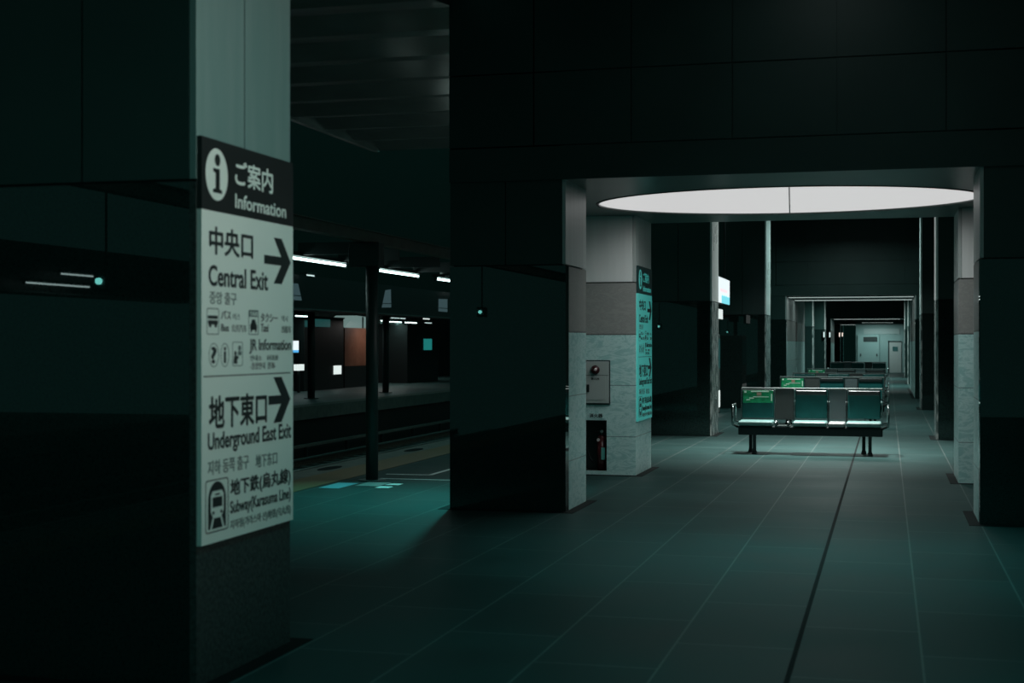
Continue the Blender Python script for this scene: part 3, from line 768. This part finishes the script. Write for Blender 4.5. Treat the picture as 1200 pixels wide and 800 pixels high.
for o, cov in bspots:
    if cov:
        loc = o.location.copy(); o.location = (0, 0, 0); make_cover(o); o.location = loc

# ------------------------------------------------------------------ platform column, beam, lamps
def platform_column(CX, CY, label):
    t = thing('platform_column', label, 'column', (CX, CY, 0), 'platform columns')
    MB().cyl((CX, CY, 0), (CX, CY, 2.545), 0.066, n=28).build('shaft', M['column_paint'], t)
    MB().cyl((CX, CY, 0.0), (CX, CY, 0.012), 0.15, n=28).build('base_plate', M['dark_paint'], t)
    MB().box(CX - 0.235, CX + 0.11, CY - 0.09, CY + 0.09, 2.285, 2.543, 0.01).build('head_box', M['dark_paint'], t)
platform_column(-5.326, 14.317, 'slim dark teal steel column on the platform near the tactile strip')
t = thing('canopy_beam', 'long grey beam running above the platform column and lamps', 'beam', (-5.39, 12, 2.545))
MB().box(-5.45, -5.33, -6, 34, 2.546, 2.652).build('web', M['beam_paint'], t)
b = MB()
b.box(-5.49, -5.29, -6, 34, 2.652, 2.664)
b.build('flange', M['beam_paint'], t)
def tube_lamp(x, y0, y1, z, label, top, group, glow='tube', watts=0, col=(0.6, 1, 0.95), side=None):
    t = thing('fluorescent_lamp', label, 'lamp', (x, (y0 + y1) / 2, z), group)
    MB().box(x - 0.05, x + 0.05, y0 - 0.04, y1 + 0.04, z + 0.025, z + 0.07, 0.006).build('housing', M['dark_paint'], t)
    MB().cyl((x, y0, z), (x, y1, z), 0.015, n=14).build('tube', M[glow], t)
    for y in (y0 - 0.03, y1): MB().box(x - 0.02, x + 0.02, y, y + 0.03, z - 0.03, z + 0.03).build('socket', M['dark_paint'], t)
    if side is not None:
        for y in (y0 + 0.2, y1 - 0.2): MB().box(min(x, side), max(x, side), y - 0.015, y + 0.015, z + 0.04, z + 0.06 if side < -10 else 2.56).build('bracket', M['dark_paint'], t)
    else:
        for y in (y0 + 0.2, y1 - 0.2): MB().cyl((x, y, z + 0.065), (x, y, top), 0.008, n=8).build('hanger', M['dark_paint'], t)
    if watts:
        area_light(t, x, (y0 + y1) / 2, z - 0.04, 0.05, y1 - y0, watts, col)
        if side is not None and side > -10:   # uplight added to brighten the canopy underside
            area_light(t, x, (y0 + y1) / 2, z + 0.075, 0.05, y1 - y0, (0 if y0 < 15 else 0.15 if y0 < 18 else 1.1), (0.8, 1, 0.95)).rotation_euler = (PI, 0, 0)
    return t
for y0, y1, lab, w in ((14.18, 15.75, 'bright platform tube lamp just left of the slim column', 2), (16.88, 18.46, 'bright platform tube lamp just right of the slim column', 3), (19.26, 20.9, 'platform tube lamp half hidden by the second black pillar', 4)):
    tube_lamp(-6.2, y0, y1, 2.388, lab, 0, 'platform tube lamps', 'tube', w, side=-5.45)


# teal spotlight under the canopy, lighting the platform beside the second pillar
t = thing('canopy_spotlight', 'teal spotlight under the platform canopy behind the second black pillar', 'ceiling light', (-4.15, 14.3, 4.40))
MB().cyl((-4.15, 14.3, 4.20), (-4.15, 14.3, 4.50), 0.09, n=20).build('housing', M['dark_paint'], t)
MB().cyl((-4.15, 14.3, 4.19), (-4.15, 14.3, 4.20), 0.075, n=20).build('lens', M['lit_teal'], t)
area_light(t, -4.15, 14.3, 4.17, 0.14, 0.14, SPOT_WATTS, (0.12, 1.0, 0.93), spread=1.1).rotation_euler = (-0.42, 0.0, 0.0)

# painted marks on the platform floor
def mark(pts, w, name='trim_5', mat='white_line'):
    b = MB()
    for (x0, y0), (x1, y1) in zip(pts[:-1], pts[1:]):
        d = Vector((x1 - x0, y1 - y0, 0)).normalized(); n = Vector((-d.y, d.x, 0)) * w / 2
        b.prism([(x0 + n.x, y0 + n.y), (x1 + n.x, y1 + n.y), (x1 - n.x, y1 - n.y), (x0 - n.x, y0 - n.y)], 'Z', 0.0002, 0.0022)
    return struct(b, name, M[mat])
mark([(-5.44, 15.08), (-4.93, 15.10), (-4.93, 18.5)], 0.05)
mark([(-5.33, 14.57), (-3.9, 14.58)], 0.045)
for (x, y) in ((-4.96, 13.68), (-4.955, 13.98)):
    b = MB(); b.box(x - 0.07, x + 0.07, y - 0.08, y + 0.08, 0.0002, 0.003)
    tag(b.build('floor_sticker', M['white_line']), ['small white floor marker nearer the camera beside the column', 'small white floor marker farther back beside the column'][y > 13.8], 'floor marker', 'floor markers')
b = MB(); b.box(-5.58, -5.36, 13.45, 14.0, 0.0002, 0.003)
tag(b.build('floor_sticker', M['blue_mark']), 'pale blue floor sticker at the foot of the platform column', 'floor marker', 'floor markers')
b = MB(); b.box(-5.30, -5.05, 13.75, 14.15, 0.0002, 0.0028)
tag(b.build('floor_sticker', M['grey_mark']), 'faint grey floor sticker just right of the column foot', 'floor marker', 'floor markers')
for x, y in ((-6.33, 15.6), (-6.31, 18.6)):
    t = MB().prism(ellipse(x, y, 0.09, 0.32, 24), 'Z', 0.0025, 0.006)
    tag(t.build('drain_cover', M['joint']), ['dark oval drain cover on the platform edge left of the column', 'dark oval drain cover on the platform edge right of the column'][y > 17], 'drain cover', 'drain covers')

# ------------------------------------------------------------------ tracks
for x, lab in ((-12.25, 'far rail of the track beside the opposite platform'), (-11.18, 'near rail of the track beside the opposite platform'), (-8.65, 'far rail of the track below the near platform edge'), (-7.58, 'near rail of the track below the near platform edge')):
    t = thing('rail', lab, 'rail', (x, 40, -1.2), 'rails')
    b = MB(); b.box(x - 0.06, x + 0.06, -16, 96, -1.16, -1.14); b.box(x - 0.012, x + 0.012, -16, 96, -1.14, -1.04); b.build('web', M['rust'], t)
    MB().box(x - 0.034, x + 0.034, -16, 96, -1.042, -1.0, 0.006).build('head', M['rail_steel'], t)
b = MB()
for x in (-11.7, -8.1):
    y = -10
    while y < 90:
        b.box(x - 0.95, x + 0.95, y - 0.1, y + 0.1, -1.2, -1.158); y += 0.62
o = b.build('sleepers', M['concrete'], None, None, 'structure')
t = thing('cable_trough', 'thin pale cable line running along the far track', 'cable', (-12.75, 40, -1.2))
b = MB()
for i in range(40):
    b.box(-12.79, -12.71, -10 + i * 2.5 - 0.04, -10 + i * 2.5 + 0.04, -1.2, -0.80)
b.build('post', M['dark_paint'], t)
MB().box(-12.80, -12.70, -16, 96, -0.86, -0.80).build('cable', M['edge_stone'], t)

# ------------------------------------------------------------------ opposite platform
t = thing('far_canopy', 'long dark roof fascia above the opposite platform', 'canopy', (-18, 40, 2.3))
b = MB(); b.box(-14.4, -13.6, -16, 96, 2.31, 3.13); b.build('fascia', M['black'], t)
struct(box(-24, -14.4, -16, 96, 2.96, 3.13), 'ceiling_far_platform', M['dark_paint'])
far_canopy = t
MB().box(-13.604, -13.590, -16, 96, 2.305, 2.335).build('edge_trim', M['rib_grey'], t)
# reflected light on the fascia, painted as faintly glowing patches
for (pts, lab) in (([(30.2, 2.50), (31.72, 2.515), (31.5, 2.91), (30.2, 2.89)], 'pale blue patch of painted reflected light on the far canopy beside the near information sign'),
                   ([(37.33, 2.49), (38.08, 2.51), (38.05, 3.02), (37.62, 2.98)], 'pale slanted patch of painted reflected light on the far canopy right of the slim column'),
                   ([(42.5, 2.50), (43.4, 2.50), (43.4, 2.91), (42.5, 2.89)], 'pale patch of painted reflected light on the far canopy beside the second black pillar')):
    t = MB().prism(pts, 'X', -13.60, -13.588).build('reflected_light_patch', M['reflected_blue_grey'], far_canopy, lab)
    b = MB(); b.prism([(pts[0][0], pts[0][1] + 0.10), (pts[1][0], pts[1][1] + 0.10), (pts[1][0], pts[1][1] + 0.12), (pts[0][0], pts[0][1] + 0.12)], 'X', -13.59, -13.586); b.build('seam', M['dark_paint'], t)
FL = 'tube lamps of the opposite platform'
tube_lamp(-13.35, 31.4, 31.9, 3.11, 'short tube lamp at the top of the far canopy beside the sign', 0, FL, 'tube_dim', side=-13.597)
tube_lamp(-13.35, 43.2, 44.2, 3.11, 'short tube lamp at the top of the far canopy beside the black pillar', 0, FL, 'tube_dim', side=-13.597)
tube_lamp(-17.3, 39.85, 41.1, 2.326, 'bright tube lamp above the dark kiosk on the opposite platform', 2.96, FL, 'tube', 6)
tube_lamp(-18.6, 46.6, 48.4, 2.60, 'warm tube lamp above the orange poster on the opposite platform', 2.96, FL, 'tube_warm', 10, (1, .93, .9))
tube_lamp(-18, 49.25, 49.8, 2.34, 'first short tube lamp right of the slim column, opposite platform', 2.96, FL, 'tube', 3)
tube_lamp(-18, 50.2, 51.6, 2.315, 'second tube lamp right of the slim column, opposite platform', 2.96, FL, 'tube', 6)
tube_lamp(-18, 51.95, 53.4, 2.315, 'third tube lamp right of the slim column, opposite platform', 2.96, FL, 'tube', 6)
tube_lamp(-18, 54.4, 55.3, 2.34, 'dim tube lamp above the dark kiosk with the teal notice', 2.96, FL, 'tube_dim')
tube_lamp(-13.35, -11.9, -10.1, 2.64, 'far tube lamp mirrored as the upper bright streak in the nearest pillar', 0, FL, 'tube', side=-13.597)
tube_lamp(-13.35, -11.0, -9.1, 2.45, 'far tube lamp mirrored as the lower bright streak in the nearest pillar', 0, FL, 'tube', side=-13.597)
b = MB()
for i in range(4): b.box(-17.02, -16.98, 51.2 + i * 0.22, 51.43 + i * 0.22 - 0.04 * (i == 3), 2.42, 2.50)
b.bm.free()
t = thing('departure_display', 'small lit display hung just above the far tube lamps right of the slim column', 'display', (-17, 51.6, 2.42))
MB().box(-17.06, -17.0, 51.15, 52.05, 2.40, 2.52).build('case', M['black'], t)
for i in range(4): MB().box(-17.0, -16.99, 51.2 + i * 0.21, 51.36 + i * 0.21, 2.42, 2.50).build('digit_panel', M['lit_box'], t)
for y in (51.3, 51.9): MB().cyl((-17.03, y, 2.52), (-17.03, y, 2.96), 0.01, n=8).build('hanger', M['dark_paint'], t)
# far columns
for (x, y, lab) in ((-15.02, 35.7, 'thin dark post on the opposite platform left of the kiosk'), (-14.72, 40.75, 'thin dark post on the opposite platform right of the slim column')):
    t = thing('platform_post', lab, 'column', (x, y, 0), 'posts of the opposite platform')
    MB().cyl((x, y, 0), (x, y, 2.958), 0.10, n=18).build('shaft', M['dark_paint'], t)
    MB().cyl((x, y, 0), (x, y, 0.02), 0.2, n=18).build('base_plate', M['dark_paint'], t)
# kiosks
t = thing('kiosk', 'dark kiosk with small teal windows on the opposite platform', 'kiosk', (-18.2, 42.9, 0), 'kiosks')
MB().box(-18.8, -17.62, 41.3, 44.65, 0, 2.32, 0.01).build('body', M['black'], t)
MB().box(-17.63, -17.61, 42.15, 43.45, 2.03, 2.28).build('window', M['lit_teal_dim'], t)
MB().box(-17.63, -17.61, 41.35, 41.8, 2.01, 2.22).build('window', M['lit_teal_dim'], t)
MB().box(-18.85, -17.60, 41.25, 44.7, 2.32, 2.36).build('roof', M['dark_paint'], t)
MB().box(-17.62, -17.60, 43.75, 44.40, 0.48, 0.765).build('lit_display', M['lit_box'], t)
t = thing('kiosk', 'dark kiosk with a teal notice left of the second black pillar', 'kiosk', (-18.2, 53.5, 0), 'kiosks')
MB().box(-18.8, -17.62, 51.2, 55.0, 0, 2.2, 0.01).build('body', M['black'], t)
MB().box(-17.63, -17.60, 53.15, 54.15, 1.25, 1.69).build('notice', M['lit_teal'], t)
MB().box(-18.85, -17.60, 51.15, 55.05, 2.2, 2.25).build('roof', M['dark_paint'], t)
# orange poster booth
t = thing('poster_booth', 'booth with an orange poster under a pale lit dome, opposite platform', 'booth', (-18.1, 46, 0))
MB().box(-18.4, -17.63, 44.76, 47.9, 0, 0.735).build('base', M['black'], t)
MB().box(-18.4, -17.62, 44.76, 47.9, 0.735, 2.03).build('poster', M['orange_board'], t)
MB().prism([(44.76, 2.03), (47.9, 2.03), (47.6, 2.22), (47.1, 2.42), (45.9, 2.46), (45.35, 2.30)], 'X', -18.4, -17.64).build('dome', M['lit_dome'], t)
b = MB()
b.box(-17.64, -17.60, 46.43, 46.47, 2.03, 2.42)
b.build('mullion', M['dark_paint'], t)
area_light(t, -16.9, 46.4, 2.28, 0.3, 1.6, 11, (1, .95, .92))
# screens
t = thing('display_screen', 'white and blue lit screen beside the near information sign edge', 'screen', (-17.6, 40.3, 0.9))
MB().box(-17.72, -17.61, 39.3, 40.87, 1.19, 1.60).build('case', M['black'], t)
MB().box(-17.615, -17.60, 39.35, 40.84, 1.29, 1.575).build('screen', M['screen_white'], t)
MB().box(-17.615, -17.60, 39.75, 40.84, 1.215, 1.29).build('caption_bar', M['screen_blue'], t)
MB().box(-17.72, -17.64, 40.05, 40.15, 0, 1.2).build('stand', M['dark_paint'], t)
t = thing('light_box', 'small white lit box below the far blue and white screen', 'light box', (-17.3, 40.2, 0.75))
MB().box(-17.36, -17.25, 39.9, 40.45, 0.67, 0.86).build('face', M['lit_box'], t)
MB().box(-17.33, -17.28, 40.1, 40.2, 0, 0.67).build('stand', M['dark_paint'], t)
# ribbed back wall of the opposite platform
b = MB()
for i in range(14):
    b.box(-21.2, -21.0, 56.2 + i * 0.62, 56.55 + i * 0.62, 0, 2.9)
b.box(-21.3, -21.2, 50, 90, 0, 2.9)
struct(b, 'wall_far_ribbed', M['rib_grey'])
t = thing('handrail', 'low pale handrail along the back of the opposite platform', 'handrail', (-19.8, 54, 0))
MB().box(-19.82, -19.76, 44, 62, 0.52, 0.58).build('rail', M['rib_grey'], t)
b = MB()
for i in range(10): b.box(-19.81, -19.77, 44.5 + i * 1.9, 44.54 + i * 1.9, 0, 0.52)
b.build('post', M['dark_paint'], t)
tl = tube_lamp(-20.4, 57, 59, 2.6, 'dim tube lamp before the ribbed far wall', 2.96, FL, 'tube_dim', 14)

# signal lamps mirrored in the second pillar
t = thing('signal_lamp', 'teal signal lamp mirrored as a dot in the second black pillar', 'lamp', (-7.3, -1.2, 2.06))
MB().box(-7.37, -7.23, -1.5, -1.25, 1.97, 2.15, 0.01).build('case', M['black'], t)
MB().cyl((-7.3, -1.25, 2.06), (-7.3, -1.22, 2.06), 0.032, n=20).build('lens', M['teal_glow'], t)
MB().cyl((-7.3, -1.37, 2.15), (-7.3, -1.37, 4.42), 0.012, n=10).build('hanger', M['dark_paint'], t)

# ------------------------------------------------------------------ hanging sign between the pillars
t = thing('hanging_sign', 'bright white and cyan lit sign hanging between the two left black pillars', 'sign', (-3.36, 30.2, 2.3))
MB().box(-3.44, -3.35, 29.0, 31.33, 2.305, 2.87).build('case', M['dark_paint'], t)
MB().box(-3.352, -3.338, 29.03, 31.30, 2.48, 2.85).build('face', M['screen_white'], t)
MB().box(-3.352, -3.338, 29.03, 29.75, 2.325, 2.48).build('face', M['screen_white'], t)
MB().box(-3.352, -3.338, 29.75, 31.30, 2.325, 2.50).build('caption_bar', M['screen_cyan'], t, 'cyan lower band')
MB().box(-3.339, -3.334, 29.5, 30.8, 2.56, 2.62).build('print', M['screen_pink'], t, 'pale pink line of print')
for y in (29.5, 30.9): MB().cyl((-3.40, y, 2.86), (-3.40, y, HALL), 0.015, n=10).build('hanger', M['dark_paint'], t)
t = thing('light_box', 'small white light box hung just below the cyan and white sign', 'light box', (-3.4, 29.9, 1.98))
MB().box(-3.46, -3.40, 29.5, 30.5, 1.98, 2.215).build('case', M['dark_paint'], t)
MB().box(-3.404, -3.392, 29.52, 30.46, 1.995, 2.20).build('face', M['lit_box'], t)
for y in (29.7, 30.3): MB().cyl((-3.43, y, 2.21), (-3.43, y, 2.306), 0.012, n=8).build('hanger', M['dark_paint'], t)
t = thing('vending_machine', 'tall machine with pale lit front seen between the left black pillars', 'vending machine', (-3.7, 30, 0))
MB().box(-4.2, -3.48, 29.6, 30.7, 0.0, 1.68, 0.02).build('body', M['rib_grey'], t)
MB().box(-3.484, -3.47, 29.66, 30.64, 0.95, 1.58).build('display_window', M['lit_teal_dim'], t)
MB().box(-3.484, -3.47, 29.66, 30.64, 0.12, 0.48).build('lit_front', M['lit_box'], t)

# ------------------------------------------------------------------ end wall
struct(box(-1.61, 3.2, 77, 77.3, 0, 2.53), 'wall_back', M['wall_far'])
struct(box(-1.61, 3.2, 77, 77.3, 2.53, HALL), 'wall_back_upper', M['dark_panel'])
struct(box(-1.61, -1.45, 77.3, 96, 0, HALL), 'wall_back_side', M['wall_dark'])
struct(box(-1.2, 0.62, 76.97, 77.0, 2.02, 2.30), 'trim_6', M['wall_far_pale'])
t = thing('utility_cabinet', 'pale teal cabinet with dark louvre at the end of the hall', 'cabinet', (-0.95, 76.9, 0))
MB().box(-1.52, -0.42, 76.86, 76.999, 0.0, 1.98, 0.008).build('body', M['wall_far'], t)
b = MB()
for i in range(5): b.box(-1.21, -0.52, 76.845, 76.862, 1.62 + i * 0.05, 1.655 + i * 0.05)
b.box(-1.22, -0.51, 76.852, 76.861, 1.61, 1.87)
b.build('louvre', M['box_line'], t)
for x in (-1.36, -0.53): MB().box(x - 0.03, x + 0.03, 76.83, 76.862, 0.86, 0.99, 0.004).build('handle', M['box_line'], t)
d = MB().box(0.09, 0.70, 76.93, 77.0, 0, 1.60, 0.006).build('door_1', M['door_grey'], None, None, 'structure')
fr = MB(); fr.box(0.03, 0.09, 76.91, 77.0, 0, 1.66); fr.box(0.03, 0.71, 76.91, 77.0, 1.60, 1.66)
struct(fr, 'trim_7', M['box_line'])
t = MB().box(0.26, 0.52, 76.915, 76.93, 1.12, 1.36); tag(t.build('door_notice', M['lit_teal_dim']), 'teal notice on the pale door at the end of the hall', 'notice')
t = thing('ceiling_lamp', 'lamp washing the pale end wall of the hall', 'ceiling light', (-0.5, 75.6, 2.6))
MB().box(-1.3, 0.3, 75.55, 75.65, 2.60, 2.66).build('housing', M['dark_paint'], t)
MB().box(-1.28, 0.28, 75.56, 75.64, 2.59, 2.601).build('diffuser', M['slot_glow'], t)
MB().cyl((-0.5, 75.6, 2.66), (-0.5, 75.6, HALL), 0.012).build('hanger', M['dark_paint'], t)
area_light(t, -0.5, 75.6, 2.58, 1.5, 0.08, 36, (0.78, 1.0, 0.97))
